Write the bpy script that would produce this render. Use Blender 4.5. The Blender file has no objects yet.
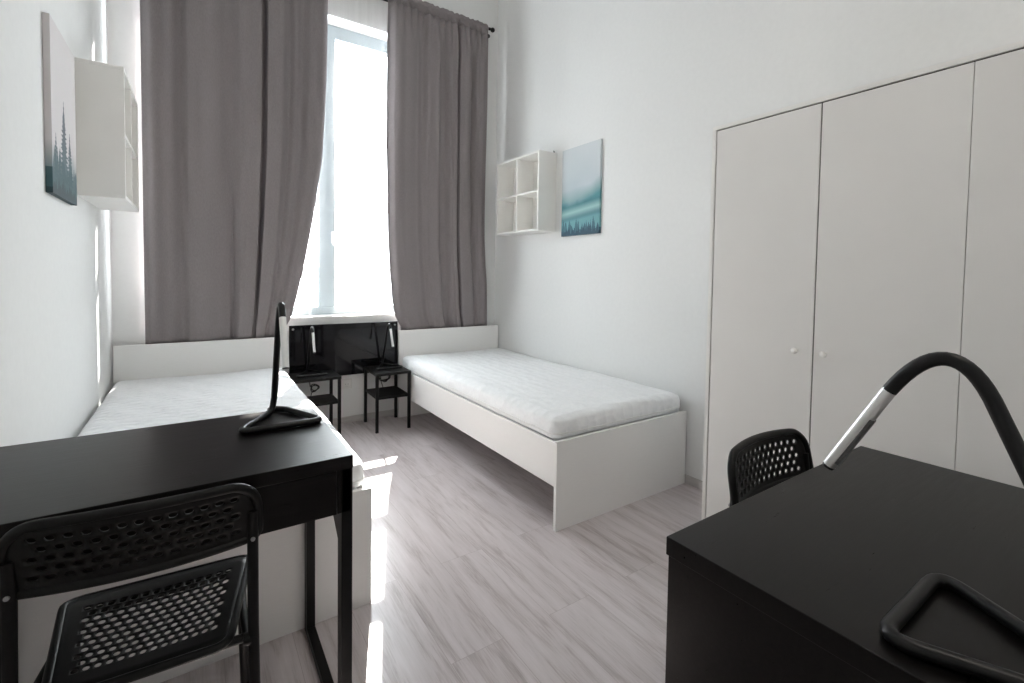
import bpy, bmesh, math, random
from mathutils import Vector, Matrix
random.seed(7)
sc = bpy.context.scene
COL = sc.collection
PI = math.pi

SKY, SUN, FILL_LAMP, EXPO = 4.0, 8.5, 5.2, 2.18

# ------------------------------------------------------------------ materials
def mat(name, col=(.8, .8, .8), rough=.5, metal=0., spec=.5):
    m = bpy.data.materials.new(name); m.use_nodes = True
    b = m.node_tree.nodes['Principled BSDF']
    b.inputs['Base Color'].default_value = (*col, 1)
    b.inputs['Roughness'].default_value = rough
    b.inputs['Metallic'].default_value = metal
    b.inputs['Specular IOR Level'].default_value = spec
    return m
def nd(m, t, **kw):
    n = m.node_tree.nodes.new(t)
    for k, v in kw.items(): setattr(n, k, v)
    return n
def lk(m, a, b): m.node_tree.links.new(a, b)
def bsdf(m): return m.node_tree.nodes['Principled BSDF']
def coords(m, scale=(1, 1, 1), kind='Object'):
    tc = nd(m, 'ShaderNodeTexCoord'); mp = nd(m, 'ShaderNodeMapping')
    mp.inputs['Scale'].default_value = scale
    lk(m, tc.outputs[kind], mp.inputs['Vector']); return mp.outputs['Vector']
def noise(m, vec, scale, detail=4, rough=.55):
    n = nd(m, 'ShaderNodeTexNoise'); lk(m, vec, n.inputs['Vector'])
    n.inputs['Scale'].default_value = scale; n.inputs['Detail'].default_value = detail
    n.inputs['Roughness'].default_value = rough; return n
def ramp(m, fac, stops):
    r = nd(m, 'ShaderNodeValToRGB'); lk(m, fac, r.inputs['Fac'])
    e = r.color_ramp.elements
    while len(e) < len(stops): e.new(.5)
    for k, (p, c) in zip(e, stops): k.position = p; k.color = (*c, 1)
    return r
def bump(m, height, strength=.2, dist=.01):
    b = nd(m, 'ShaderNodeBump'); b.inputs['Strength'].default_value = strength
    b.inputs['Distance'].default_value = dist
    lk(m, height, b.inputs['Height']); lk(m, b.outputs['Normal'], bsdf(m).inputs['Normal'])
def speckle(m, c0, c1, scale, bstr=.05, vscale=(1, 1, 1)):
    n = noise(m, coords(m, vscale), scale)
    r = ramp(m, n.outputs['Fac'], [(.3, c0), (.7, c1)])
    lk(m, r.outputs['Color'], bsdf(m).inputs['Base Color'])
    if bstr: bump(m, n.outputs['Fac'], bstr, .002)
    return m

M = {}
M['wall'] = speckle(mat('wall_paint', rough=.85, spec=.2), (.750, .755, .750), (.770, .775, .770), 40, .03)
M['ceiling'] = speckle(mat('ceiling_paint', rough=.9, spec=.1), (.85, .845, .835), (.87, .865, .855), 30, .03)
M['white_board'] = speckle(mat('white_laminate', rough=.42, spec=.35), (.80, .79, .765), (.83, .82, .795), 6, .0)
M['bed_white'] = speckle(mat('bed_laminate', rough=.4, spec=.35), (.80, .795, .785), (.825, .82, .81), 30, .03, (1, 1, 12))
M['door_white'] = speckle(mat('wardrobe_laminate', rough=.5, spec=.3), (.785, .77, .75), (.805, .79, .77), 5, .0)
M['shadow_gap'] = speckle(mat('gap_shade_dark', rough=.8, spec=.1), (.05, .047, .044), (.06, .056, .052), 20, 0)  # near-black colour standing in for shade in the door gaps
M['knob'] = speckle(mat('knob_plastic', rough=.3), (.86, .85, .82), (.90, .89, .86), 20, 0)
M['skirting'] = speckle(mat('skirting', rough=.5), (.50, .48, .47), (.56, .54, .53), 12, 0, (1, 1, 6))
M['window_white'] = speckle(mat('window_frame_white', rough=.35), (.84, .85, .86), (.87, .88, .89), 10, 0)
M['frame_grey'] = speckle(mat('window_frame_grey', rough=.4), (.25, .305, .325), (.27, .325, .345), 10, 0)
M['sill'] = speckle(mat('sill_white', rough=.35), (.78, .77, .76), (.82, .81, .80), 10, 0)
M['black_metal'] = speckle(mat('black_powdercoat', rough=.42, spec=.2), (.0035, .0033, .0034), (.006, .0056, .0058), 80, .04)
M['lamp_black'] = speckle(mat('lamp_black_tube', rough=.32, spec=.3), (.005, .005, .0055), (.008, .008, .0085), 60, .0)
M['lamp_silver'] = speckle(mat('lamp_silver_head', rough=.28, metal=.85), (.74, .74, .73), (.80, .80, .79), 60, 0)
M['lamp_dark'] = speckle(mat('lamp_diffuser', rough=.3), (.085, .085, .085), (.13, .13, .13), 160, .1)
M['plastic'] = speckle(mat('black_plastic', rough=.42, spec=.2), (.0035, .0035, .0035), (.006, .006, .006), 120, .06)
M['screw'] = speckle(mat('screw_steel', rough=.35, metal=.9), (.30, .30, .30), (.38, .38, .38), 60, 0)
M['cord'] = speckle(mat('cord_rubber', rough=.5), (.012, .012, .012), (.02, .02, .02), 60, 0)
M['socket'] = speckle(mat('socket_white', rough=.3), (.72, .71, .69), (.76, .75, .73), 20, 0)
M['panel'] = speckle(mat('panel_black_glass', rough=.045, spec=.42), (.006, .006, .008), (.009, .009, .011), 3, 0)
M['piping'] = speckle(mat('mattress_piping', rough=.9, spec=.1), (.70, .70, .70), (.78, .78, .78), 90, .1)

# black-brown wood-grain laminate
def darkwood():
    m = mat('black_brown_laminate', rough=.3, spec=.19)
    v = coords(m, (1.2, 22, 22)); n = noise(m, v, 6, 6, .62)
    r = ramp(m, n.outputs['Fac'], [(.3, (.0025, .0020, .0020)), (.55, (.0045, .0036, .0035)), (.75, (.0085, .0068, .0064))])
    lk(m, r.outputs['Color'], bsdf(m).inputs['Base Color'])
    q = ramp(m, n.outputs['Fac'], [(.3, (.27,) * 3), (.7, (.34,) * 3)]); lk(m, q.outputs['Color'], bsdf(m).inputs['Roughness'])
    bump(m, n.outputs['Fac'], .12, .001); return m
M['dark_wood'] = darkwood()

# grey-oak laminate floor, planks run along Y
def floor_mat():
    m = mat('grey_oak_laminate', rough=.30, spec=.6)
    tc = nd(m, 'ShaderNodeTexCoord'); mp = nd(m, 'ShaderNodeMapping')
    mp.inputs['Rotation'].default_value = (0, 0, PI / 2)
    lk(m, tc.outputs['Object'], mp.inputs['Vector'])
    br = nd(m, 'ShaderNodeTexBrick'); lk(m, mp.outputs['Vector'], br.inputs['Vector'])
    br.inputs['Scale'].default_value = 1; br.inputs['Brick Width'].default_value = 1.28; br.inputs['Row Height'].default_value = .192
    br.inputs['Mortar Size'].default_value = .0007; br.inputs['Mortar Smooth'].default_value = .3; br.offset = .37; br.inputs['Bias'].default_value = 0
    br.inputs['Color1'].default_value = (0, 0, 0, 1); br.inputs['Color2'].default_value = (1, 1, 1, 1); br.inputs['Mortar'].default_value = (.5, .5, .5, 1)
    # per-plank shift of the grain
    add = nd(m, 'ShaderNodeVectorMath', operation='MULTIPLY_ADD')
    lk(m, br.outputs['Color'], add.inputs[0]); add.inputs[1].default_value = (7.3, 3.1, 5.7); lk(m, mp.outputs['Vector'], add.inputs[2])
    st = nd(m, 'ShaderNodeMapping'); st.inputs['Scale'].default_value = (1.1, 9.5, 1); lk(m, add.outputs[0], st.inputs['Vector'])
    n1 = noise(m, st.outputs['Vector'], 2.2, 7, .62); n1.inputs['Distortion'].default_value = .6
    st2 = nd(m, 'ShaderNodeMapping'); st2.inputs['Scale'].default_value = (3, 60, 1); lk(m, add.outputs[0], st2.inputs['Vector'])
    n2 = noise(m, st2.outputs['Vector'], 3, 4, .6)
    mx = nd(m, 'ShaderNodeMath', operation='MULTIPLY_ADD'); lk(m, n2.outputs['Fac'], mx.inputs[0]); mx.inputs[1].default_value = .40
    lk(m, n1.outputs['Fac'], mx.inputs[2])
    m2 = nd(m, 'ShaderNodeMath', operation='MULTIPLY_ADD'); lk(m, br.outputs['Color'], m2.inputs[0]); m2.inputs[1].default_value = .07; lk(m, mx.outputs[0], m2.inputs[2])
    r = ramp(m, m2.outputs[0], [(.40, (.185, .148, .141)), (.54, (.375, .325, .323)), (.72, (.535, .485, .492)), (.95, (.61, .56, .572))])
    mm = nd(m, 'ShaderNodeMix', data_type='RGBA'); lk(m, br.outputs['Fac'], mm.inputs['Factor'])
    lk(m, r.outputs['Color'], mm.inputs['A']); mm.inputs['B'].default_value = (.34, .295, .29, 1)
    lk(m, mm.outputs['Result'], bsdf(m).inputs['Base Color'])
    bump(m, n2.outputs['Fac'], .06, .001); return m
M['floor'] = floor_mat()

# woven grey drape cloth
def drape_mat():
    m = mat('grey_drape_cloth', rough=.9, spec=.08)
    v = coords(m, (1, 1, 1)); n = noise(m, coords(m, (260, 260, 60)), 1, 2)
    n2 = noise(m, v, 2.2, 3)
    r = ramp(m, n.outputs['Fac'], [(.3, (.245, .220, .226)), (.7, (.282, .254, .261))])
    lk(m, r.outputs['Color'], bsdf(m).inputs['Base Color'])
    bump(m, n2.outputs['Fac'], .5, .02)
    out = m.node_tree.nodes['Material Output']
    t = nd(m, 'ShaderNodeBsdfTranslucent'); t.inputs['Color'].default_value = (.30, .27, .29, 1)
    mix = nd(m, 'ShaderNodeMixShader'); mix.inputs[0].default_value = .06
    lk(m, bsdf(m).outputs[0], mix.inputs[1]); lk(m, t.outputs[0], mix.inputs[2]); lk(m, mix.outputs[0], out.inputs['Surface'])
    return m
M['drape'] = drape_mat()

def sheer_mat():
    m = mat('white_sheer_voile', (.9, .9, .9), rough=1, spec=0)
    out = m.node_tree.nodes['Material Output']
    tl = nd(m, 'ShaderNodeBsdfTranslucent'); tl.inputs['Color'].default_value = (.92, .92, .93, 1)
    tr = nd(m, 'ShaderNodeBsdfTransparent'); tr.inputs['Color'].default_value = (1, 1, 1, 1)
    a = nd(m, 'ShaderNodeMixShader'); a.inputs[0].default_value = .6
    lk(m, bsdf(m).outputs[0], a.inputs[1]); lk(m, tl.outputs[0], a.inputs[2])
    n = noise(m, coords(m, (30, 1, .4)), 1, 2)
    r = ramp(m, n.outputs['Fac'], [(.3, (.03,) * 3), (.7, (.11,) * 3)])
    b = nd(m, 'ShaderNodeMixShader'); lk(m, r.outputs['Color'], b.inputs[0])
    lk(m, tr.outputs[0], b.inputs[1]); lk(m, a.outputs[0], b.inputs[2]); lk(m, b.outputs[0], out.inputs['Surface'])
    return m
M['sheer'] = sheer_mat()

def glass_mat():
    m = mat('window_glass', (1, 1, 1), rough=0)
    out = m.node_tree.nodes['Material Output']
    tr = nd(m, 'ShaderNodeBsdfTransparent'); tr.inputs['Color'].default_value = (.97, .975, .975, 1)
    gl = nd(m, 'ShaderNodeBsdfGlossy'); gl.inputs['Roughness'].default_value = .01
    fr = nd(m, 'ShaderNodeLayerWeight'); pw = nd(m, 'ShaderNodeMath', operation='POWER'); pw.inputs[1].default_value = 5
    lk(m, fr.outputs['Facing'], pw.inputs[0]); ad = nd(m, 'ShaderNodeMath', operation='MULTIPLY_ADD', use_clamp=True)
    lk(m, pw.outputs[0], ad.inputs[0]); ad.inputs[1].default_value = .7; ad.inputs[2].default_value = .03
    mix = nd(m, 'ShaderNodeMixShader'); lk(m, ad.outputs[0], mix.inputs[0]); lk(m, tr.outputs[0], mix.inputs[1]); lk(m, gl.outputs[0], mix.inputs[2])
    lk(m, mix.outputs[0], out.inputs['Surface']); return m
M['glass'] = glass_mat()

# quilted mattress ticking
def mattress_mat(name, wavy):
    m = mat(name, (.84, .85, .86), rough=.9, spec=.1)
    v = coords(m)
    if wavy:
        w = nd(m, 'ShaderNodeTexWave', wave_type='BANDS', bands_direction='Y'); lk(m, v, w.inputs['Vector'])
        w.inputs['Scale'].default_value = 5.5; w.inputs['Distortion'].default_value = 3.5; w.inputs['Detail'].default_value = 1; w.inputs['Detail Scale'].default_value = 2.2
        h = w.outputs['Fac']; bump(m, h, .6, .010)
    else:
        w = nd(m, 'ShaderNodeTexVoronoi', feature='F1'); lk(m, coords(m, (1, 1, .6)), w.inputs['Vector']); w.inputs['Scale'].default_value = 15; w.inputs['Randomness'].default_value = .45
        bump(m, w.outputs['Distance'], .8, .016)
    n = noise(m, v, 60, 2)
    r = ramp(m, n.outputs['Fac'], [(.3, (.80, .815, .83)), (.7, (.85, .86, .87))]); lk(m, r.outputs['Color'], bsdf(m).inputs['Base Color'])
    return m
M['mattress_wavy'] = mattress_mat('mattress_ticking_wavy', True)
M['mattress_quilt'] = mattress_mat('mattress_ticking_quilted', False)

def print_mat(name):
    m = mat(name, rough=.55, spec=.3)
    a = nd(m, 'ShaderNodeVertexColor'); a.layer_name = 'print'
    lk(m, a.outputs['Color'], bsdf(m).inputs['Base Color'])
    n = noise(m, coords(m), 600, 1); bump(m, n.outputs['Fac'], .06, .0006); return m
M['print'] = print_mat('canvas_print')

# ------------------------------------------------------------------ mesh helpers
def box(bm, lo, hi, bev=0., seg=2):
    lo, hi = [min(a, b) for a, b in zip(lo, hi)], [max(a, b) for a, b in zip(lo, hi)]
    vs = [bm.verts.new((x, y, z)) for x in (lo[0], hi[0]) for y in (lo[1], hi[1]) for z in (lo[2], hi[2])]
    fs = [bm.faces.new([vs[i] for i in q]) for q in ((0, 1, 3, 2), (4, 6, 7, 5), (0, 4, 5, 1), (2, 3, 7, 6), (0, 2, 6, 4), (1, 5, 7, 3))]
    if bev:
        es = list({e for f in fs for e in f.edges})
        bmesh.ops.bevel(bm, geom=es, offset=bev, segments=seg, profile=.5, affect='EDGES')
def fillet(pts, r, n=6, closed=False):
    pts = [Vector(p) for p in pts]; out = []; N = len(pts)
    for i, p in enumerate(pts):
        if not closed and i in (0, N - 1): out.append(p); continue
        a, b = pts[i - 1], pts[(i + 1) % N]
        da, db = (a - p), (b - p); la, lb = da.length, db.length; da.normalize(); db.normalize()
        rr = r[i] if isinstance(r, (list, tuple)) else r
        ang = da.angle(db)
        t = min(rr / max(math.tan(ang / 2), 1e-4), la * .48, lb * .48)
        p0, p1 = p + da * t, p + db * t
        for k in range(n + 1):
            s = k / n; out.append((1 - s) ** 2 * p0 + 2 * s * (1 - s) * p + s * s * p1)
    res = [out[0]]
    for q in out[1:]:
        if (q - res[-1]).length > 1e-5: res.append(q)
    return res
def tube(bm, pts, r, n=10, closed=False, flat=None):
    """sweep a circle (or an ellipse: flat=(rx, ry)) along a polyline"""
    pts = [Vector(p) for p in pts]; N = len(pts); rings = []
    nrm = None
    for i, p in enumerate(pts):
        if closed: d = pts[(i + 1) % N] - pts[i - 1]
        else: d = pts[min(i + 1, N - 1)] - pts[max(i - 1, 0)]
        d.normalize()
        if nrm is None:
            up = Vector((0, 0, 1)) if abs(d.z) < .9 else Vector((1, 0, 0))
            nrm = (up - d * up.dot(d)).normalized()
        else: nrm = (nrm - d * nrm.dot(d)).normalized()
        bi = d.cross(nrm)
        rr = r[i] if isinstance(r, (list, tuple)) else r
        ra, rb = (rr, rr) if flat is None else flat
        rings.append([bm.verts.new(p + nrm * math.cos(2 * PI * k / n) * ra + bi * math.sin(2 * PI * k / n) * rb) for k in range(n)])
    for i in range(N if closed else N - 1):
        A, B = rings[i], rings[(i + 1) % N]
        for k in range(n): bm.faces.new((A[k], A[(k + 1) % n], B[(k + 1) % n], B[k]))
    if not closed:
        bm.faces.new(list(reversed(rings[0]))); bm.faces.new(rings[-1])
def lathe(bm, prof, axis='z', c=(0, 0, 0), n=20):
    """revolve (radius, height) pairs"""
    c = Vector(c); rings = []
    def pt(r, h, a):
        x, y = r * math.cos(a), r * math.sin(a)
        return c + Vector({'z': (x, y, h), 'x': (h, x, y), 'y': (x, h, y)}[axis])
    for r, h in prof: rings.append([bm.verts.new(pt(r, h, 2 * PI * k / n)) for k in range(n)])
    for A, B in zip(rings, rings[1:]):
        for k in range(n): bm.faces.new((A[k], A[(k + 1) % n], B[(k + 1) % n], B[k]))
    bm.faces.new(rings[0]); bm.faces.new(rings[-1])
def obj(name, bm, m, parent=None, smooth=False, angle=40, label=None):
    bmesh.ops.recalc_face_normals(bm, faces=bm.faces[:])
    me = bpy.data.meshes.new(name); bm.to_mesh(me); bm.free()
    o = bpy.data.objects.new(name, me); COL.objects.link(o)
    me.materials.append(m)
    if smooth:
        for p in me.polygons: p.use_smooth = True
        try: me.set_sharp_from_angle(angle=math.radians(angle))
        except Exception: pass
    if parent: o.parent = parent
    if label: o['label'] = label
    return o
def nb(): return bmesh.new()
def bx(name, lo, hi, m, parent=None, bev=.0, label=None):
    bm = nb(); box(bm, lo, hi, bev); return obj(name, bm, m, parent, label=label)
def tb(name, pts, r, m, parent=None, n=10, closed=False):
    bm = nb(); tube(bm, pts, r, n, closed); return obj(name, bm, m, parent, True, 50)
def tag(o, label, cat, group=None):
    o['label'] = label; o['category'] = cat
    if group: o['group'] = group
    return o
def thing(name, label, cat, loc=(0, 0, 0), rz=0., group=None):
    o = bpy.data.objects.new(name, None); COL.objects.link(o); o.empty_display_size = .1
    o.location = loc; o.rotation_euler = (0, 0, rz); return tag(o, label, cat, group)
def struct(o): o['kind'] = 'structure'; return o
def dup(root, loc, rz, label):
    r = root.copy(); COL.objects.link(r); r.location = loc; r.rotation_euler = (0, 0, rz); r['label'] = label
    for ch in list(root.children):
        c = ch.copy(); COL.objects.link(c); c.parent = r
        for g in ch.children:
            d = g.copy(); COL.objects.link(d); d.parent = c
    return r

# ------------------------------------------------------------------ the room
XL, XR, YB, ZC = -2.81, 0., -5.0, 3.95          # left wall, right wall, rear wall, ceiling
WX0, WX1, WZ0, WZ1 = -2.648, -.38, .845, 3.17      # window opening
struct(bx('floor', (XL - .3, YB - .2, -.12), (.9, .32, 0), M['floor']))
struct(bx('ceiling', (XL - .3, YB - .2, ZC), (.9, .32, ZC + .15), M['ceiling']))
bm = nb(); box(bm, (XL - .3, YB, 0), (XL, 0.0, ZC)); struct(obj('wall_left', bm, M['wall']))
bm = nb(); box(bm, (XR, YB, 0), (.3, 0, ZC))
struct(obj('wall_right', bm, M['wall']))
struct(bx('wall_back', (XL - .3, YB - .2, 0), (.9, YB, ZC), M['wall']))
bm = nb()
box(bm, (XL - .3, 0, 0), (.9, .26, WZ0)); box(bm, (XL - .3, 0, WZ1), (.9, .26, ZC))
box(bm, (XL - .3, 0, WZ0), (WX0, .26, WZ1)); box(bm, (WX1, 0, WZ0), (.9, .26, WZ1))
struct(obj('wall_window', bm, M['wall']))
def skirting(name, lo, hi): return struct(bx(name, lo, hi, M['skirting'], bev=.003))
skirting('baseboard_window', (XL + .012, -.012, 0), (-.012, 0, .05))
skirting('baseboard_right', (-.012, YB, 0), (0, -.012, .05))
skirting('baseboard_left', (XL, YB, 0), (XL + .012, -.012, .05))

# window: outer frame, mullion, bars, panes, handle, sill
win = bpy.data.objects.new('window_1', None); COL.objects.link(win); struct(win)
win['label'] = 'tall white framed window behind the curtains'
FY0, FY1 = .145, .215
bm = nb(); f = .055
box(bm, (WX0, FY0, WZ0 + .001), (WX0 + f, FY1, WZ1), .004); box(bm, (WX1 - f, FY0, WZ0), (WX1, FY1, WZ1), .004)
box(bm, (WX0 + f, FY0, WZ0), (WX1 - f, FY1, WZ0 + .08), .004); box(bm, (WX0 + f, FY0, WZ1 - .1), (WX1 - f, FY1, WZ1), .004)
obj('window_frame', bm, M['frame_grey'], win)
bx('mullion', (-1.565, FY0 - .012, WZ0 + .08), (-1.44, FY1, WZ1 - .1), M['frame_grey'], win, .005)
BARS = (1.2, 1.77, 2.33)
for k, (a, b) in enumerate(((WX0 + f, -1.565), (-1.44, WX1 - f))):
    for z in BARS: bx('glazing_bar', (a, FY0 + .02, z - .046), (b, FY1 - .005, z + .046), M['window_white'], win, .003)
    bx('pane', (a, FY0 + .036, WZ0 + .08), (b, FY0 + .042, WZ1 - .1), M['glass'], win)
bm = nb(); box(bm, (-1.47, FY0 - .02, 1.44), (-1.445, FY0 - .012, 1.53), .002); box(bm, (-1.465, FY0 - .05, 1.515), (-1.45, FY0 - .018, 1.53), .002); box(bm, (-1.467, FY0 - .055, 1.42), (-1.448, FY0 - .042, 1.53), .004)
obj('window_handle', bm, M['window_white'], win)
bx('window_sill', (WX0 + .001, .0005, WZ0), (WX1 - .001, FY0, WZ0 + .018), M['sill'], win, .004)

# ------------------------------------------------------------------ curtains
def lerp_tab(t, tab):
    for (a, va), (b, vb) in zip(tab, tab[1:]):
        if t <= b or (b, vb) == tab[-1]:
            s = max(0, min(1, (t - a) / (b - a))); return va + (vb - va) * s
def smooth_tab(t, tab):
    for (a, va), (b, vb) in zip(tab, tab[1:]):
        if t <= b or (b, vb) == tab[-1]:
            s = max(0, min(1, (t - a) / (b - a))); s = s * s * (3 - 2 * s); return va + (vb - va) * s
ROD_Y, ROD_Z = -.098, 3.435
def drape(name, label, left, right, prof, zb, full, narrow, tab, slit, slit2):
    root = thing(name, label, 'curtain', ((lerp_tab(2., left) + lerp_tab(2., right)) / 2, -.07, zb), 0, 'grey blackout curtains')
    L = Vector(root.location)
    def P(s, z):
        t = max(0, min(1, (z - zb) / (3.38 - zb)))
        x0, x1 = lerp_tab(z, left), lerp_tab(z, right)
        n = max(0, (full - (x1 - x0)) / narrow); s2 = ((1 - n) * full * s + n * lerp_tab(s, tab)) / (x1 - x0)
        yc = -.049 + (ROD_Y - .008 + .049) * t ** .8
        y = smooth_tab(max(0, min(1, s)), prof) * (.85 + .15 * t)
        y = 1.35 * y + (.004 + .010 * t) * math.sin((61 if full > 1 else 33) * s + 2.2 * math.sin(7 * s) + .25 * z) + .006 * math.sin(9 * s + 3.1 * z) + .004 * math.sin(23 * s - 2.2 * z + 1)
        if slit2: y += .05 * max(0, 1 - t * 2.2) * max(0, 1 - abs(s - slit2) / .016)
        y = max(-.024 - .036 * t, min(.022 + .03 * t, y))
        d = abs(s - slit); k = max(0, min(1, (.017 - d) / .006)); k = k * k * (3 - 2 * k)
        y += k * (.035 + .075 * max(0, min(1, (z - .9) / .15)))
        y *= 1 - .72 * max(0, min(1, (z - 3.15) / .2))
        # gathers near the rod
        g = max(0, (z - 3.1) / .28); y += g * .014 * math.sin(s * 95) + g * .008 * math.sin(s * 41 + 1)
        return Vector((x0 + (x1 - x0) * s2, yc + y, z)) - L
    def sheet(bm, z0, z1, nz, nu=260, off=0., s0=0., s1=1.):
        rows = []
        for j in range(nz + 1):
            z = z0 + (z1 - z0) * j / nz
            rows.append([bm.verts.new(P(s0 + (s1 - s0) * i / nu, z) + Vector((0, off, 0))) for i in range(nu + 1)])
        for A, B in zip(rows, rows[1:]):
            for i in range(nu): bm.faces.new((A[i], A[i + 1], B[i + 1], B[i]))
    bm = nb(); sheet(bm, zb + .06, 3.37, 60)
    o = obj('drape', bm, M['drape'], root, True, 180)
    s = o.modifiers.new('thick', 'SOLIDIFY'); s.thickness = .0018
    bm = nb(); sheet(bm, zb, zb + .062, 4, off=-.0012)
    h = obj('hem', bm, M['drape'], root, True, 180); s = h.modifiers.new('thick', 'SOLIDIFY'); s.thickness = .003
    # gathered header: pocket round the rod with a small ruffle above
    bm = nb(); rows = []; nu = 260
    for j in range(15):
        a = j / 14
        row = []
        for i in range(nu + 1):
            s_ = i / nu; x = lerp_tab(3.4, left) + (lerp_tab(3.4, right) - lerp_tab(3.4, left)) * s_
            ru = .5 + .5 * math.sin(s_ * 120 + 2 * math.sin(s_ * 17)); r2 = .0125 + .0045 * ru
            th = -PI * .5 + a * PI * 1.0
            # front half of the pocket, from under the rod to above it
            if a < .8:
                th = (a / .8); ang = PI * (1.42 - .9 * th)
                y, z = ROD_Y + r2 * math.cos(ang) * 1.0, ROD_Z + r2 * math.sin(ang) * 1.15
            else:
                k = (a - .8) / .2; y = ROD_Y + r2 * math.cos(PI * .52) * (1 - k) + .006 * math.sin(s_ * 120) * k; z = ROD_Z + .0145 + .016 * k + .006 * ru * k + .003 * math.sin(s_ * 37) * k
            row.append(bm.verts.new(Vector((x, y, z)) - L))
        rows.append(row)
    # join to the drape top
    first = [bm.verts.new(P(i / nu, 3.368)) for i in range(nu + 1)]
    rows.insert(0, first)
    for A, B in zip(rows, rows[1:]):
        for i in range(nu): bm.faces.new((A[i], A[i + 1], B[i + 1], B[i]))
    o = obj('gathered_header', bm, M['drape'], root, True, 180); s = o.modifiers.new('thick', 'SOLIDIFY'); s.thickness = .0018
    return root
LP = [(0, .012), (.02, .0), (.05, -.012), (.12, -.006), (.185, .016), (.22, -.004), (.30, -.022), (.37, -.004), (.44, .004), (.50, -.020), (.57, -.046), (.60, -.045), (.642, -.045), (.665, -.046), (.72, -.030), (.78, .006), (.86, .010), (.94, -.012), (1, -.004)]
RP = [(0, .012), (.06, -.018), (.16, -.030), (.27, .004), (.32, .016), (.38, -.010), (.46, -.034), (.51, .014), (.545, .018), (.60, -.016), (.645, -.042), (.70, -.03), (.74, -.034), (.80, -.026), (.845, .020), (.90, .006), (.95, -.016), (1, .010)]
left_drape = drape('curtain', 'grey curtain left of the window gap, behind the headboard under the left shelf',
    [(.6, -2.645), (3.5, -2.648)], [(.60, -1.845), (.80, -1.832), (.86, -1.80), (1.0, -1.762), (1.29, -1.700), (1.6, -1.645), (2.05, -1.583), (2.6, -1.558), (3.24, -1.547), (3.5, -1.547)], LP, .655, 1.101, .30, [(0, 0), (.44, .478), (.62, .606), (.8, .70), (1, .801)], .62, .445)
right_drape = drape('curtain', 'grey curtain right of the window gap, hanging to the corner with the right wall',
    [(.60, -.935), (.78, -.952), (.82, -.992), (.98, -1.028), (1.3, -1.058), (1.56, -1.073), (2.2, -1.085), (3.39, -1.09), (3.5, -1.09)], [(.6, -.105), (3.35, -.165), (3.5, -.165)], RP, .655, .925, .12, [(0, 0), (.40, .30), (.68, .545), (1, .805)], .672, None)

# sheer voile between the drapes and the window
sh = thing('sheer_curtain', 'thin white sheer curtain across the window between the grey curtains', 'curtain', (-1.5, -.03, .855))
def SP(s, z):
    t = (z - .855) / 2.55
    y = -.011 - .018 * t + (.005 + .006 * t) * math.sin(s * 60 + 1.2 * math.sin(s * 13)) + .003 * math.sin(s * 21 + 2 * t)
    return Vector((-1.90 + 1.10 * s, y, z + (.014 * math.sin(s * 21) if t < .02 else 0))) - Vector((-1.5, -.03, .855))
bm = nb(); rows = [[bm.verts.new(SP(i / 360, .858 + (3.392 - .858) * j / 24)) for i in range(361)] for j in range(25)]
for A, B in zip(rows, rows[1:]):
    for i in range(360): bm.faces.new((A[i], A[i + 1], B[i + 1], B[i]))
obj('sheer_cloth', bm, M['sheer'], sh, True, 180)

# double curtain rod with ball finials and wall brackets
rod = thing('curtain_rod', 'black double curtain rod with round ends above the window', 'curtain rod', (-1.4, 0, ROD_Z))
tb('rod', [(-1.275, ROD_Y, 0), (1.255, ROD_Y, 0)], .0095, M['black_metal'], rod, 12)
tb('rod', [(-1.27, -.032, -.03), (1.25, -.032, -.03)], .0075, M['black_metal'], rod, 12)
for sx in (-1, 1):
    for y, z, r in ((ROD_Y, 0, .021), (-.032, -.03, .018)):
        bm = nb(); x = sx * (1.257 if y < -.05 else 1.252) - (.02 if sx < 0 else 0)
        prof = [(.0105, -.012), (.013, -.010), (.013, 0.0), (.009, .004)] + [(r * math.sin(PI * k / 9), .006 + r - r * math.cos(PI * k / 9)) for k in range(2, 9)] + [(.002, .006 + 2 * r)]
        lathe(bm, [(a, sx * b) for a, b in prof], 'x', (x, y, z), 16); obj('finial', bm, M['black_metal'], rod, True, 50)
for x in (-1.19, .12, 1.19):
    bm = nb(); box(bm, (x - .009, -.004, -.07), (x + .009, 0, .03), .001); box(bm, (x - .006, ROD_Y + .008, -.012), (x + .006, -.003, -.003), .001)
    for y, z in ((ROD_Y, 0), (-.032, -.03)):
        tube(bm, [(x, y + .0105 * math.cos(a), z + .0105 * math.sin(a)) for a in [-PI * .4 + PI * .8 * k / 8 for k in range(9)]], .003, 6)
    obj('rod_bracket', bm, M['black_metal'], rod)

# ------------------------------------------------------------------ wardrobe
WX, WY, WH = -.60, -2.654, 1.818              # front face, left side, height
wd = thing('wardrobe', 'tall white three-door wardrobe with small knobs against the right wall', 'wardrobe', (WX, WY, 0))
WW = 1.205                                     # width (towards -y)
bx('side_panel', (0, -.0165, 0), (.565, 0, WH - .016), M['door_white'], wd, .001)
bx('side_panel', (0, -WW, 0), (.565, -WW + .0165, WH - .016), M['door_white'], wd, .001)
bx('top_panel', (0, -WW, WH - .016), (.565, 0, WH), M['door_white'], wd, .001)
bx('plinth', (.02, -WW + .0165, 0), (.036, -.0165, .055), M['door_white'], wd, .001)
bx('bottom_panel', (.022, -WW + .0165, .055), (.555, -.0165, .071), M['door_white'], wd)
bx('back_panel', (.556, -WW + .0165, .03), (.565, -.0165, WH - .016), M['door_white'], wd)
bx('partition', (.022, -.797, .071), (.555, -.781, WH - .02), M['door_white'], wd)
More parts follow.
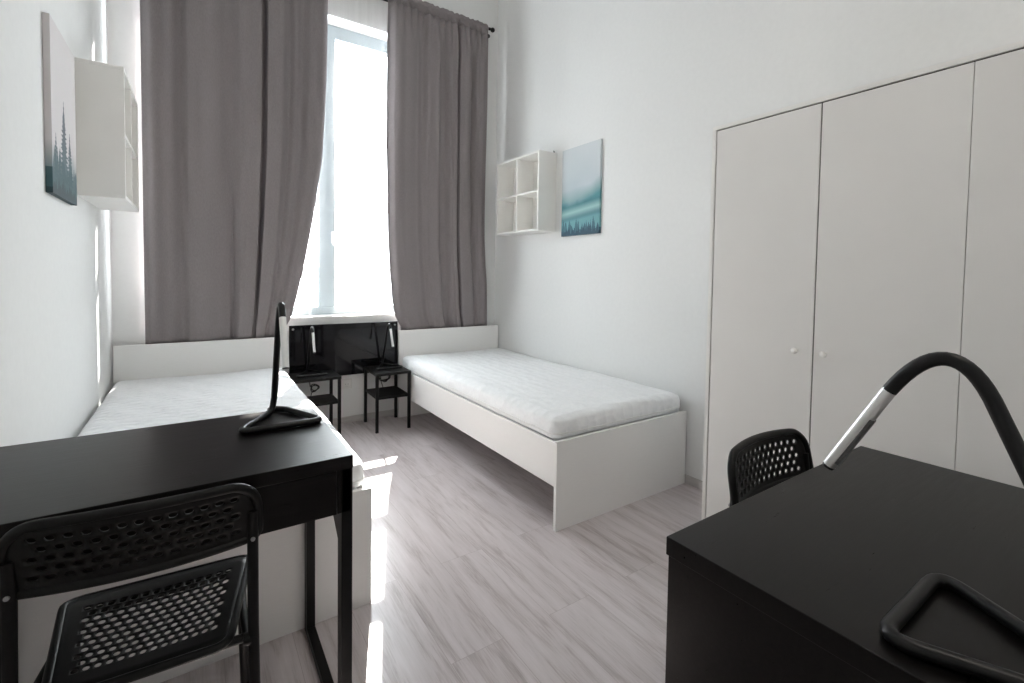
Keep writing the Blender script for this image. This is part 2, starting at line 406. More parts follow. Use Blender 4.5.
# dark strips that paint the shade into the gaps round the doors
for lo, hi in (((.007, -WW + .0165, WH - .0205), (.02, -.0165, WH - .0165)), ((.007, -.0200, .06), (.02, -.0166, WH - .021)), ((.007, -.4072, .06), (.02, -.4030, WH - .021))): bx('gap_shade_strip', lo, hi, M['shadow_gap'], wd)
for k, (a, b, ky) in enumerate(((-.0200, -.4030, -.352), (-.4072, -.7795, -.443), (-.7812, -WW + .0185, -.830))):
    d = bx('door', (.0015, b, .03), (.0185, a, WH - .0208), M['door_white'], wd, .001)
    if k == 2: continue
    bm = nb(); lathe(bm, [(.005, .002), (.005, -.006), (.0085, -.009), (.0105, -.014), (.010, -.019), (.007, -.022), (.0015, -.0225)], 'x', (0, ky, .945), 18)
    obj('knob', bm, M['knob'], d, True, 50)

# ------------------------------------------------------------------ beds and mattresses
def make_bed(label, loc, w, yh, yf):
    b = thing('bed', label, 'bed', loc, 0, 'white single beds')
    # local: x 0..w, y from yh (head) to yf (foot)
    bx('headboard', (0, yh, 0), (w, yh + .018, .730), M['bed_white'], b, .0015)
    bx('footboard', (0, yf, 0), (w, yf + .02, .425), M['bed_white'], b, .0015)
    for x in (.002, w - .02):
        bx('side_rail', (x, yf + .02, .207), (x + .018, yh, .415), M['bed_white'], b, .0012)
    bx('slatted_base', (.022, yf + .03, .372), (w - .022, yh - .01, .383), M['bed_white'], b)
    return b
bedR = make_bed('white single bed along the right wall, near the wardrobe', (-.985, 0, 0), .972, -.1, -2.157)
bedL = make_bed('white single bed along the left wall, partly behind the writing desk', (-2.797, 0, 0), .948, -.1, -2.160)

def make_mattress(name, label, x0, x1, y0, y1, z0, z1, m, sag):
    root = thing(name, label, 'mattress', ((x0 + x1) / 2, (y0 + y1) / 2, z0), 0, 'white bed mattresses')
    W, D, H = (x1 - x0) / 2, (y1 - y0) / 2, z1 - z0
    bm = nb(); nx, ny = 44, 90; rc = .04
    def rr(a, b, inset=0.):
        w, d, r = W - inset, D - inset, rc
        x, y = a * w, b * d
        cx, cy = w - r, d - r
        if abs(x) > cx and abs(y) > cy:
            u, v = (abs(x) - cx) / r, (abs(y) - cy) / r; k = max(u, v) / max(1e-6, math.hypot(u, v))
            x = math.copysign(cx + u * k * r, x); y = math.copysign(cy + v * k * r, y)
        return x, y
    def top(a, b):
        e = max(abs(a) ** 22, abs(b) ** 40)
        x, y = rr(a, b, .0)
        return Vector((x * (1 - .008 * e), y * (1 - .004 * e), H - .016 * e + sag * math.sin(3.1 * a + 1.3) * math.sin(5 * b) + .003 * math.sin(17 * a + 9 * b) * math.sin(13 * b)))
    grid = [[bm.verts.new(top(2 * i / nx - 1, 2 * j / ny - 1)) for i in range(nx + 1)] for j in range(ny + 1)]
    for j in range(ny):
        for i in range(nx): bm.faces.new((grid[j][i], grid[j][i + 1], grid[j + 1][i + 1], grid[j + 1][i]))
    ring = [grid[0][i] for i in range(nx)] + [grid[j][nx] for j in range(ny)] + [grid[ny][i] for i in range(nx, 0, -1)] + [grid[j][0] for j in range(ny, 0, -1)]
    prev = ring; base = [v.co.copy() for v in ring]
    for k, (zz, off) in enumerate(((H * .82, .004), (H * .66, .009), (H * .45, .010), (H * .31, .009), (.0335, .004), (.0305, -.018), (0, -.024))):
        cur = []
        for q, p in enumerate(base):
            n = Vector((p.x / W, p.y / D, 0)); n = Vector((n.x ** 15, n.y ** 15, 0)); n = n.normalized() if n.length > 1e-9 else Vector((1, 0, 0))
            wv = .0011 * math.sin(q * .37 + 2 * math.sin(q * .11)) * math.sin(k * 1.7 + q * .13)
            v = p + n * (off + wv); v.z = zz + .001 * math.sin(q * .35 + k); cur.append(bm.verts.new(v))
        for q in range(len(cur)):
            q2 = (q + 1) % len(cur); bm.faces.new((prev[q], prev[q2], cur[q2], cur[q]))
        prev = cur
    bm.faces.new(prev)
    obj('ticking', bm, m, root, True, 75)
    for zz, amp in ((H * .42, .0012), (H * .345, .0022)):
        pts = []
        for q, p in enumerate(base):
            n = Vector(((p.x / W) ** 15, (p.y / D) ** 15, 0)); n = n.normalized() if n.length > 1e-9 else Vector((1, 0, 0))
            v = p + n * (.0085 if zz > H * .38 else .0055); v.z = zz + amp * math.sin(q * .8) + amp * math.sin(q * .31 + 1); pts.append(v)
        bm = nb(); tube(bm, pts, .0042, 6, True); obj('piping', bm, M['piping'], root, True, 60)
    return root
make_mattress('mattress', 'white quilted mattress with creased edge on the bed by the right wall', -.968, -.014, -2.124, -.118, .388, .526, M['mattress_quilt'], .003)
make_mattress('mattress', 'white mattress with wavy stitching on the bed by the left wall', -2.784, -1.862, -2.124, -.118, .388, .524, M['mattress_wavy'], .004)

# ------------------------------------------------------------------ glossy panel and socket under the window
pn = thing('wall_panel', 'glossy black panel under the window between the two headboards', 'panel', (-1.39, -.05, .393))
PH = .411
bx('glass_face', (-.418, 0, 0), (.412, .012, PH), M['panel'], pn, .002)
bx('back_box', (-.33, .012, .06), (.33, .05, PH - .06), M['black_metal'], pn)
for sx in (-.392, .386):
    for z in (.028, PH - .028):
        bm = nb(); lathe(bm, [(.008, .0), (.008, -.003), (.005, -.0045), (.001, -.0047)], 'y', (sx, 0, z), 14); obj('screw', bm, M['screw'], pn, True, 50)
so = thing('power_socket', 'white power socket low on the wall between the two nightstands', 'socket', (-1.382, 0, .312))
bm = nb(); box(bm, (-.04, -.009, -.04), (.04, 0, .04), .004); obj('cover_plate', bm, M['socket'], so)
bm = nb(); lathe(bm, [(.024, -.0085), (.024, -.0115), (.0215, -.012), (.020, -.0095), (.001, -.0092)], 'y', (0, 0, 0), 28); o = obj('socket_ring', bm, M['socket'], so, True, 35)
for x in (-.0095, .0095):
    bm = nb(); lathe(bm, [(.0026, -.0085), (.0026, -.0100), (.0005, -.0101)], 'y', (x, 0, 0), 10); obj('pin_hole', bm, M['cord'], so)

# ------------------------------------------------------------------ nightstands
def make_stand(label, loc, rz, w, d):
    t = thing('nightstand', label, 'nightstand', loc, rz, 'black metal nightstands')
    bm = nb(); box(bm, (-w / 2, -d / 2, .444), (w / 2, d / 2, .45), .0012)
    for lo, hi in (((-w / 2, -d / 2, .430), (w / 2, -d / 2 + .003, .445)), ((-w / 2, d / 2 - .003, .430), (w / 2, d / 2, .445)), ((-w / 2, -d / 2, .430), (-w / 2 + .003, d / 2, .445)), ((w / 2 - .003, -d / 2, .430), (w / 2, d / 2, .445))): box(bm, lo, hi)
    obj('tabletop', bm, M['black_metal'], t)
    for sx in (-1, 1):
        for sy in (-1, 1):
            x, y = sx * (w / 2 - .012), sy * (d / 2 - .012)
            lg = bx('leg', (x - .0105, y - .0105, .006), (x + .0105, y + .0105, .443), M['black_metal'], t, .0015)
            bx('foot_cap', (x - .011, y - .011, 0), (x + .011, y + .011, .008), M['plastic'], lg, .001)
    bm = nb(); box(bm, (-w / 2 + .012, -d / 2 + .012, .262), (w / 2 - .012, d / 2 - .012, .266), .001)
    for lo, hi in (((-w / 2 + .014, -d / 2 + .010, .250), (w / 2 - .014, -d / 2 + .013, .266)), ((-w / 2 + .014, d / 2 - .013, .250), (w / 2 - .014, d / 2 - .010, .266)), ((-w / 2 + .010, -d / 2 + .014, .250), (-w / 2 + .013, d / 2 - .014, .266)), ((w / 2 - .013, -d / 2 + .014, .250), (w / 2 - .010, d / 2 - .014, .266))): box(bm, lo, hi)
    obj('shelf', bm, M['black_metal'], t)
    return t
make_stand('black metal nightstand beside the right-hand bed', (-1.128, -.2235, 0), -.02, .274, .335)
make_stand('black metal nightstand half hidden behind the left-hand bed', (-1.668, -.193, 0), 0, .33, .278)

# ------------------------------------------------------------------ lamps (forward = +y, stem foot at the origin)
def make_lamp(label, loc, rz, cord=None, low=False):
    t = thing('desk_lamp', label, 'lamp', loc, rz, 'black wire desk lamps')
    r = .0092
    # one bent tube: closed triangular foot, stem, hook
    foot = fillet([(0, .0145, .052), (.006, .012, r + .001), (.112, .184, r), (-.112, .184, r), (-.034, .012, r), (-.006, -.012, r), (.012, .0, r)], [0, .035, .024, .024, .03, .012, 0], 7)
    tb('base', foot, r, M['lamp_black'], t, 12)
    stem = fillet([(0, .0140, .050), (0, .112, .288)], 0, 6)
    # the bendable neck: low = bent further down
    nk = [(.112, .288), (.141, .364), (.178, .362), (.219, .291)] if low else [(.112, .288), (.136, .352), (.170, .378), (.195, .318)]
    B0, B1, B2, B3 = [Vector((0, *q)) for q in nk]
    stem += [B0 * (1 - q) ** 3 + 3 * B1 * q * (1 - q) ** 2 + 3 * B2 * q * q * (1 - q) + B3 * q ** 3 for q in [k / 16 for k in range(1, 17)]]
    tb('stem', stem, r, M['lamp_black'], t, 12)
    a, b = (Vector((0, .2185, .2925)), Vector((0, .289, .162))) if low else (Vector((0, .1945, .3195)), Vector((0, .249, .186)))
    d = (b - a).normalized()
    bm = nb(); tube(bm, [a - d * .002, a, a + d * .003, b - d * .003, b], [.0078, .0088, .0091, .0091, .0088], 16)
    hd = obj('lamp_head', bm, M['lamp_silver'], t, True, 40, label='silver lamp head')
    n = Vector((0, -d.z, d.y)); n = n if n.z < 0 else -n
    c0, c1 = a + d * .050 + n * .0055, b - d * .010 + n * .0055
    bm = nb(); tube(bm, [c0, c1], .004, 8, flat=(.0052, .0078)); obj('light_strip', bm, M['lamp_dark'], hd, True)
    bm = nb(); tube(bm, [b - d * .001, b + d * .004], .0084, 14); obj('end_cap', bm, M['lamp_black'], hd, True)
    if cord:
        bm = nb(); tube(bm, fillet(cord, .02, 5), .0034, 6); obj('cord', bm, M['cord'], t, True)
    return t
def coil(c, r, turns, seed, start, end):
    rnd = random.Random(seed); pts = [start]
    for k in range(int(turns * 7)):
        a = 2 * PI * k / 7; rr = r * (.75 + .5 * rnd.random())
        pts.append((c[0] + rr * math.cos(a), c[1] + .35 * rr * math.sin(a) + .012 * rnd.uniform(-1, 1), c[2] + rr * .95 * math.sin(a) + .008 * rnd.uniform(-1, 1)))
    return pts + [end]
make_lamp('black desk lamp on the right-hand nightstand, beside the right headboard', (-1.12, -.085, .4505), PI, coil((0, .06, -.078), .046, 5, 3, (.02, .0, -.022), (.0, .02, -.178)))
make_lamp('black desk lamp on the nightstand half hidden by the left bed', (-1.685, -.07, .4505), PI, coil((-.03, .10, -.10), .028, 3, 5, (.0, .03, -.022), (-.01, .06, -.178)))
make_lamp('black desk lamp on the right end of the left writing desk', (-2.167, -2.176, .7505), PI)
make_lamp('black desk lamp with silver head on the dark desk in the right foreground', (-1.562, -3.785, .7505), 0, None, True)

# ------------------------------------------------------------------ left writing desk
dl = thing('writing_desk', 'black-brown writing desk with drawer and thin legs by the left wall', 'desk', (-2.4195, -2.4, 0), 0)
dw, dd = .370, .256                      # half width, half depth ; top front edge at y = -2.656
bx('desktop', (-dw, -dd, .718), (dw, dd, .75), M['dark_wood'], dl, .0015)
bx('front_rail', (-dw + .004, -dd + .006, .609), (-dw + .034, -dd + .026, .718), M['dark_wood'], dl, .001)
bx('front_rail', (dw - .036, -dd + .006, .609), (dw - .004, -dd + .026, .718), M['dark_wood'], dl, .001)
bx('rear_rail', (-dw + .01, dd - .03, .609), (dw - .01, dd - .014, .718), M['dark_wood'], dl, .001)
for s in (-1, 1): bx('side_rail', (s * (dw - .022), -dd + .026, .609), (s * (dw - .006), dd - .03, .718), M['dark_wood'], dl, .001)
bx('drawer', (-dw + .036, -dd + .004, .609), (dw - .038, -dd + .02, .7155), M['dark_wood'], dl, .0012)
bx('drawer_tray', (-dw + .045, -dd + .021, .620), (dw - .047, dd - .06, .700), M['dark_wood'], dl)
for s in (-1, 1):
    xo, xi = s * dw, s * (dw - .026)
    bm = nb()
    box(bm, (xo, -dd + .006, 0), (xi, -dd + .046, .7178), .0015)
    lf = obj('front_leg', bm, M['black_metal'], dl)
    bm = nb(); box(bm, (xo, dd - .062, 0), (xi, dd - .022, .7178), .0015); obj('rear_leg', bm, M['black_metal'], dl)
    bx('foot_bar', (xo, -dd + .046, 0), (xi, dd - .062, .028), M['black_metal'], dl, .0015)
    bm = nb(); a = [( -dd + .046, .605), (-dd + .21, .605), (-dd + .046, .470)]
    x0, x1 = s * (dw - .016), s * (dw - .012)
    va = [bm.verts.new((x0, y, z)) for y, z in a]; vb = [bm.verts.new((x1, y, z)) for y, z in a]
    bm.faces.new(va); bm.faces.new(vb)
    for i in range(3): bm.faces.new((va[i], va[(i + 1) % 3], vb[(i + 1) % 3], vb[i]))
    obj('corner_gusset', bm, M['black_metal'], dl)

# ------------------------------------------------------------------ right desk
dr = thing('cabinet_desk', 'black-brown desk with solid side panel in the right foreground', 'desk', (-1.289, -3.557, 0), 0)
rw, rd = .408, .252
bx('desktop', (-rw, -rd, .718), (rw, rd, .75), M['dark_wood'], dr, .0015)
bx('side_panel', (-rw + .002, -rd + .004, 0), (-rw + .018, rd - .004, .718), M['dark_wood'], dr, .001)
bx('partition', (-.18, -rd + .02, .05), (-.164, rd - .03, .718), M['dark_wood'], dr, .001)
bx('cabinet_bottom', (-rw + .018, -rd + .02, .05), (-.18, rd - .03, .068), M['dark_wood'], dr, .001)
bx('cabinet_back', (-rw + .018, -rd + .006, .05), (-.164, -rd + .020, .718), M['dark_wood'], dr, .001)
bx('cabinet_door', (-rw + .02, rd - .028, .07), (-.166, rd - .010, .712), M['dark_wood'], dr, .001)
bx('modesty_panel', (-.164, -rd + .02, .40), (rw - .03, -rd + .036, .718), M['dark_wood'], dr, .001)
for y0, y1, nm in ((-rd + .006, -rd + .046, 'rear_leg'), (rd - .046, rd - .006, 'front_leg')):
    bx(nm, (rw - .026, y0, 0), (rw, y1, .7178), M['black_metal'], dr, .0015)
bx('foot_bar', (rw - .026, -rd + .046, 0), (rw, rd - .046, .028), M['black_metal'], dr, .0015)
bx('front_rail', (-.164, rd - .03, .645), (rw - .026, rd - .014, .718), M['dark_wood'], dr, .001)

# ------------------------------------------------------------------ chairs (forward = +y)
def perforated(bm, W, H, gw, gh, nx, ny, hr, F, rad):
    """sheet W x H with rounded corners and a staggered field of oval holes; F maps (a, b) to 3-D. Returns the outline."""
    cw, chh = gw / nx, gh / ny; cache = {}
    def V(a, b):
        k = (round(a, 6), round(b, 6))
        if k not in cache: cache[k] = bm.verts.new(F(a, b))
        return cache[k]
    for r in range(ny):
        b0 = -gh / 2 + r * chh; b1 = b0 + chh; odd = r % 2
        n = nx - 1 if odd else nx; x0 = -gw / 2 + (cw / 2 if odd else 0)
        for c in range(n):
            a0 = x0 + c * cw; cx, cy = a0 + cw / 2, (b0 + b1) / 2
            ring = [(a0 + cw * k / 4, b0) for k in range(5)] + [(a0 + cw, cy)] + [(a0 + cw * k / 4, b1) for k in range(4, -1, -1)] + [(a0, cy)]
            outer = [V(*p) for p in ring]; inner = []
            for (px, py) in ring:
                ang = math.atan2((py - cy) / chh, (px - cx) / cw * .9)
                inner.append(bm.verts.new(F(cx + cw * hr[0] * math.cos(ang), cy + chh * hr[1] * math.sin(ang))))
            for k in range(12): bm.faces.new((outer[k], outer[(k + 1) % 12], inner[(k + 1) % 12], inner[k]))
        if odd:
            for xs in (-gw / 2, gw / 2 - cw / 2):
                bc = (b0 + b1) / 2; bm.faces.new([V(*p) for p in ((xs, b0), (xs + cw / 4, b0), (xs + cw / 2, b0), (xs + cw / 2, bc), (xs + cw / 2, b1), (xs + cw / 4, b1), (xs, b1), (xs, bc))])
    per = [(-gw / 2 + cw * k / 4, -gh / 2) for k in range(4 * nx)] + [(gw / 2, -gh / 2 + chh * k / 2) for k in range(2 * ny)] + \
          [(gw / 2 - cw * k / 4, gh / 2) for k in range(4 * nx)] + [(-gw / 2, gh / 2 - chh * k / 2) for k in range(2 * ny)]
    def rnd(x, y):
        r = rad[0] if y > 0 else rad[1]
        cx, cy = W / 2 - r, H / 2 - r
        if abs(x) > cx and abs(y) > cy:
            u, v = (abs(x) - cx) / r, (abs(y) - cy) / r; k = max(u, v) / max(1e-6, math.hypot(u, v))
            x = math.copysign(cx + u * k * r, x); y = math.copysign(cy + v * k * r, y)
        return x, y
    out = [rnd(a * W / gw, b * H / gh) for a, b in per]
    prev = [V(*p) for p in per]; N = len(per)
    for s in (.5, 1.):
        cur = [bm.verts.new(F(p[0] + (q[0] - p[0]) * s, p[1] + (q[1] - p[1]) * s)) for p, q in zip(per, out)]
        for k in range(N): bm.faces.new((prev[k], prev[(k + 1) % N], cur[(k + 1) % N], cur[k]))
        prev = cur
    return out
def make_chair(label, loc, rz):
    t = thing('chair', label, 'chair', loc, rz, 'black perforated plastic chairs')
    # seat
    sw, sd, zs = .322, .330, .448
    def FS(a, b):
        u, v = a / (sw / 2), b / (sd / 2)
        return Vector((a * (1 + .15 * v), b, zs - .010 * (1 - u * u) * (1 - v * v) - .010 * max(0, v - .7) ** 2 * 8))
    bm = nb(); out = perforated(bm, sw, sd,   .262, .222, 14, 11, (.36, .40), FS, (.035, .03))
    seat = obj('seat', bm, M['plastic'], t, True, 45); s = seat.modifiers.new('thick', 'SOLIDIFY'); s.thickness = .003; s.offset = -1
    bm = nb(); tube(bm, [FS(*p) - Vector((0, 0, .006)) for p in out], .0085, 8, True); obj('seat_rim', bm, M['plastic'], seat, True, 60)
    # backrest
    bw, bh, zb = .380, .124, .697
    def FB(a, b):
        u = a / (bw / 2); v = b / (bh / 2)
        return Vector((a * (1 - .012 * v), -.142 - .030 * (1 - u * u) - .012 * v, zb + b + .006 * (1 - u * u) * (v > 0) * v))
    bm = nb(); out = perforated(bm, bw, bh, .322, .090, 13, 5, (.33, .32), FB, (.05, .018))
    back = obj('backrest', bm, M['plastic'], t, True, 45); s = back.modifiers.new('thick', 'SOLIDIFY'); s.thickness = .006; s.offset = 0
    bm = nb(); tube(bm, [FB(*p) for p in out], .0095, 10, True); obj('backrest_rim', bm, M['plastic'], back, True, 60)
    for sx in (-1, 1):
        x = sx * .181
        tb('rear_leg', fillet([(sx * .187, -.205, .0), (x, -.150, .45), (x, -.141, .66), (x, -.146, .70)], .08, 5), .0105, M['black_metal'], t, 12)
        tb('front_leg', fillet([(sx * .172, .150, .0), (sx * .160, .125, .423), (sx * .155, .08, .424)], .03, 6), .0105, M['black_metal'], t, 12)
        tb('side_rail', [(sx * .155, .10, .424), (sx * .170, -.146, .424)], .009, M['black_metal'], t, 10)
        bm = nb(); lathe(bm, [(.011, 0), (.013, sx * .006), (.012, sx * .016), (.006, sx * .019), (.001, sx * .0195)], 'x', (sx * .163, -.150, .430), 14); obj('bolt_cap', bm, M['plastic'], t, True)
        bm = nb(); lathe(bm, [(.0042, -.150), (.0042, -.1545), (.0025, -.1555), (.0005, -.1557)], 'y', (sx * .181, 0, .640), 12); obj('screw', bm, M['screw'], t, True)
        for (fx, fy) in ((sx * .187, -.205), (sx * .172, .150)):
            bm = nb(); lathe(bm, [(.0125, 0), (.0135, .004), (.0125, .022), (.0108, .024)], 'z', (fx, fy, 0), 14); obj('foot_cap', bm, M['plastic'], t, True)
    tb('cross_bar', [(-.157, .128, .420), (.157, .128, .420)], .009, M['black_metal'], t, 10)
    tb('cross_bar', [(-.170, -.135, .424), (.170, -.135, .424)], .009, M['black_metal'], t, 10)
    return t
chair = make_chair('black perforated chair pushed under the left writing desk, in the left foreground', (-2.444, -2.560, 0), math.radians(-3.2))
dup(chair, (-1.103, -3.330, 0), math.radians(180), 'black perforated chair tucked behind the right foreground desk, before the wardrobe')

# ------------------------------------------------------------------ cube wall shelves
def make_shelf(label, x_wall, s, y0, y1, z0, z1, dep, hook=False):
    """s = +1: the shelf sticks out towards +x from the wall at x_wall"""
    t = thing('wall_shelf', label, 'shelf', (x_wall, (y0 + y1) / 2, z0), 0, 'white cube wall shelves')
    h, w, th = z1 - z0, (y1 - y0) / 2, .016
    X = lambda a: s * a
    m = M['white_board']
    bx('top_panel', (X(.001), -w, h - th), (X(dep), w, h), m, t, .001); bx('bottom_panel', (X(.001), -w, 0), (X(dep), w, th), m, t, .001)
    for q in (-1, 1): bx('side_panel', (X(.001), q * w, th), (X(dep), q * (w - th), h - th), m, t, .001)
    bx('divider', (X(.012), -.008, th), (X(dep - .002), .008, h - th), m, t, .0008)
    for q in (-1, 1): bx('shelf_board', (X(.012), q * .008, h / 2 - .008), (X(dep - .003), q * (w - th), h / 2 + .008), m, t, .0008)
    bx('back_panel', (X(.002), -w + th, th), (X(.012), w - th, h - th), m, t)
    if hook:
        bm = nb(); tube(bm, fillet([(X(.004), -w + .03, h), (X(.004), -w + .03, h + .022), (X(.012), -w + .03, h + .022)], .004, 4), .0035, 8); obj('hanging_bracket', bm, M['black_metal'], t, True)
    return t
make_shelf('white four-cube wall shelf on the right wall, above the right bed', 0, -1, -.911, -.306, 1.553, 2.171, .178, True)
make_shelf('white four-cube wall shelf on the left wall, seen from its side', XL, 1, -.970, -.372, 1.530, 2.138, .170)

# ------------------------------------------------------------------ canvas pictures
def hash1(n):
    x = math.sin(n * 127.1) * 43758.5453; return x - math.floor(x)
def vn(x, seed=0.):
    i = math.floor(x); f_ = x - i; f_ = f_ * f_ * (3 - 2 * f_)
    return hash1(i + seed * 57.3) * (1 - f_) + hash1(i + 1 + seed * 57.3) * f_
def vn2(x, y, seed=0.):
    j = math.floor(y); f_ = y - j; f_ = f_ * f_ * (3 - 2 * f_)
    return vn(x, seed + j * 1.37) * (1 - f_) + vn(x, seed + (j + 1) * 1.37) * f_
def mixc(a, b, t): t = max(0, min(1, t)); return tuple(p + (q - p) * t for p, q in zip(a, b))
def spires(u, base, n, hmin, hmax, seed, width):
    """height of a row of pointed firs at u"""
    best = base + .012 * vn(u * 30, seed)
    for k in range(n):
        c = (k + hash1(k + seed * 3.3)) / n; h = hmin + (hmax - hmin) * hash1(k * 2.7 + seed)
        w = width * (.6 + .8 * hash1(k * 5.1 + seed)); d = abs(u - c) / w
        if d < 1:
            best = max(best, base + h * (1 - d))
    return best
def art_teal(u, v):
    c = mixc((.44, .51, .54), (.55, .59, .62), vn2(u * 3, v * 4, 1))
    c = mixc(c, (.60, .63, .65), (v - .6) * 2)
    t = (.56 + .07 * (u - .5) - v) / .20 + .4 * (vn2(u * 4, v * 5, 2) - .5)
    c = mixc(c, (.075, .25, .27), t)
    t = (.38 - v + .05 * u) / .10; c = mixc(c, (.045, .15, .18), t * .8 + .3 * (vn2(u * 14, v * 30, 3) - .5) * (t > 0))
    t = 1 - abs(v - (.245 + .06 * u)) / .075; c = mixc(c, (.30, .50, .50), t)
    t = (.20 - v + .06 * u) / .06; c = mixc(c, (.14, .33, .36), t)
    if v < spires(u, .055, 17, .05, .15, 4, .035): c = mixc((.04, .11, .15), (.07, .17, .21), vn2(u * 30, v * 30, 6))
    if v < spires(u, .02, 23, .03, .09, 9, .03): c = (.03, .075, .11)
    return c
def art_mist(u, v):
    c = mixc((.56, .53, .54), (.66, .63, .63), v + .2 * (vn2(u * 2, v * 3, 1) - .5))
    t = (.30 - v) / .22; c = mixc(c, (.09, .17, .19), t + .3 * (vn2(u * 5, v * 8, 2) - .5) * (t > -.3))
    def fir(uc, top, base, w, jag):
        if base < v < top:
            f_ = (top - v) / (top - base); lim = w * f_ * (.55 + .45 * abs(math.sin(v * jag))) * (.6 + .7 * hash1(math.floor(v * jag * .64) + uc * 91))
            return abs(u - uc) < lim + .004
        return False
    if fir(.46, .60, .1, .20, 110) or fir(.70, .44, .1, .13, 140) or fir(.14, .36, .1, .10, 120) or fir(.26, .28, .05, .09, 150): c = mixc((.10, .12, .14), (.06, .13, .145), (.4 - v) * 3)
    if v < spires(u, .14, 12, .06, .18, 5, .07): c = mixc(c, (.035, .085, .098), .85)
    if v < spires(u, .03, 18, .03, .10, 8, .05): c = (.022, .05, .06)
    return c
def make_picture(label, x_wall, s, y0, y1, z0, z1, art, flip):
    t = thing('canvas_picture', label, 'picture', (x_wall, (y0 + y1) / 2, z0), 0, 'canvas pictures of misty forest')
    h, w, d = z1 - z0, (y1 - y0), .02
    bm = nb(); lay = bm.loops.layers.color.new('print'); nu, nv = 130, 210
    X = s * d
    # profile across: wall edge, front face, wall edge (the print wraps round the sides)
    us = [(-.05, 0), *[(i / nu, 1) for i in range(nu + 1)], (1.05, 0)]
    vs = [(-.03, 0), *[(j / nv, 1) for j in range(nv + 1)], (1.03, 0)]
    G = []
    for (v, fv) in vs:
        row = []
        for (u, fu) in us:
            uu, vv = min(1, max(0, u)), min(1, max(0, v))
            x = X if (fu and fv) else s * .001
            row.append(bm.verts.new((x, (-w / 2 + w * uu) if not flip else (w / 2 - w * uu), h * vv)))
        G.append(row)
    for j in range(len(vs) - 1):
        for i in range(len(us) - 1):
            fc = bm.faces.new((G[j][i], G[j][i + 1], G[j + 1][i + 1], G[j + 1][i]))
            u = min(.999, max(.001, (us[i][0] + us[i + 1][0]) / 2)); v = min(.999, max(.001, (vs[j][0] + vs[j + 1][0]) / 2))
            c = art(u, v); c = tuple((q if q <= 0 else (1.055 * q ** (1 / 2.4) - .055 if q > .0031308 else 12.92 * q)) for q in c)
            for l in fc.loops: l[lay] = (*c, 1)
    obj('canvas', bm, M['print'], t)
    bm = nb(); e = .03
    for lo, hi in (((s * .001, -w / 2 + .002, .002), (s * .016, -w / 2 + e, h - .002)), ((s * .001, w / 2 - e, .002), (s * .016, w / 2 - .002, h - .002)), ((s * .001, -w / 2 + e, .002), (s * .016, w / 2 - e, e)), ((s * .001, -w / 2 + e, h - e), (s * .016, w / 2 - e, h - .002))): box(bm, lo, hi)
    obj('stretcher_frame', bm, M['socket'], t)
    return t
make_picture('teal misty forest canvas on the right wall, beside the white cube shelf', 0, -1, -1.416, -1.006, 1.507, 2.164, art_teal, True)
make_picture('grey canvas with dark fir trees on the left wall, before the white shelf', XL, 1, -1.493, -1.093, 1.469, 2.097, art_mist, False)

# ------------------------------------------------------------------ light
cl = thing('added_fill_lamp', 'round opal lamp added on the ceiling out of view as warm fill', 'lamp', (-1.35, -4.15, ZC - .001))  # added out of view: warm fill for surfaces facing the camera
bm = nb(); lathe(bm, [(.05, 0), (.23, 0), (.235, -.006), (.235, -.03), (.228, -.034)], 'z', (0, 0, 0), 40); obj('fill_lamp_ring', bm, M['knob'], cl, True)
ml = mat('fill_lamp_glow', (.9, .88, .84), .4); bsdf(ml).inputs['Emission Color'].default_value = (1, .91, .80, 1); bsdf(ml).inputs['Emission Strength'].default_value = FILL_LAMP
bm = nb(); lathe(bm, [(.225, -.035)] + [(.225 * math.cos(a), -.035 - .075 * math.sin(a)) for a in [PI / 2 * k / 10 for k in range(1, 10)]] + [(.004, -.11)], 'z', (0, 0, 0), 40); obj('fill_lamp_diffuser', bm, ml, cl, True, 80)
w = bpy.data.worlds.new('sky'); sc.world = w; w.use_nodes = True
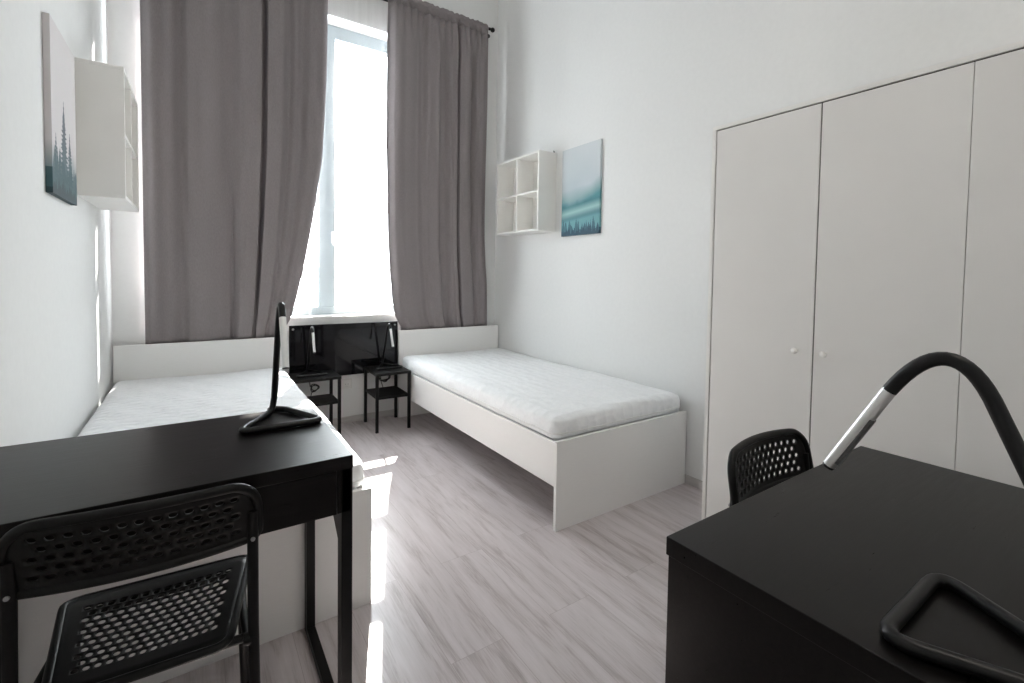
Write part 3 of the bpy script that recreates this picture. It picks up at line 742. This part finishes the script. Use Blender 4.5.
bg = w.node_tree.nodes['Background']; bg.inputs['Color'].default_value = (.915, .97, 1., 1); bg.inputs['Strength'].default_value = SKY
sl = bpy.data.lights.new('sun', 'SUN'); sl.energy = SUN; sl.angle = math.radians(.6); sl.color = (1, .95, .88)
so_ = bpy.data.objects.new('sun', sl); COL.objects.link(so_)
dirv = Vector((-.350, -1, -.97)); so_.rotation_euler = dirv.to_track_quat('-Z', 'Y').to_euler()
so_.location = (1, 4, 5)
pl = bpy.data.lights.new('window_portal', 'AREA'); pl.shape = 'RECTANGLE'; pl.size = 2.4; pl.size_y = 2.4; pl.cycles.is_portal = True
po = bpy.data.objects.new('window_portal', pl); COL.objects.link(po); po.location = (-1.5, .25, 2.0); po.rotation_euler = (-PI / 2, 0, 0)

# ------------------------------------------------------------------ camera
cam = bpy.data.cameras.new('camera'); co = bpy.data.objects.new('camera', cam); COL.objects.link(co)
yaw, pitch, roll, fpx, oy = .5935, -.0359, .0145, 465.4921, 292.99
cyw, syw = math.cos(yaw), math.sin(yaw)
fw = Vector((syw * math.cos(pitch), cyw * math.cos(pitch), math.sin(pitch))); rt = Vector((cyw, -syw, 0)); up = rt.cross(fw)
R2 = rt * math.cos(roll) + up * math.sin(roll); U2 = up * math.cos(roll) - rt * math.sin(roll)
mtx = Matrix((R2, U2, -fw)).transposed().to_4x4(); mtx.translation = (-2.362, -3.8051, 1.1935)
co.matrix_world = mtx
cam.sensor_fit = 'HORIZONTAL'; cam.sensor_width = 36; cam.lens = fpx / 1024 * 36; cam.shift_y = -(341.5 - oy) / 1024
cam.clip_start = .02
sc.camera = co

sc.view_settings.view_transform = 'Standard'; sc.view_settings.look = 'None'
sc.view_settings.exposure = EXPO; sc.view_settings.gamma = 1; sc.view_settings.use_curve_mapping = False
c = sc.cycles
c.use_denoising = True; c.max_bounces = 14; c.diffuse_bounces = 10; c.glossy_bounces = 5; c.transmission_bounces = 6; c.transparent_max_bounces = 16
c.sample_clamp_indirect = 8; c.caustics_reflective = False; c.caustics_refractive = False
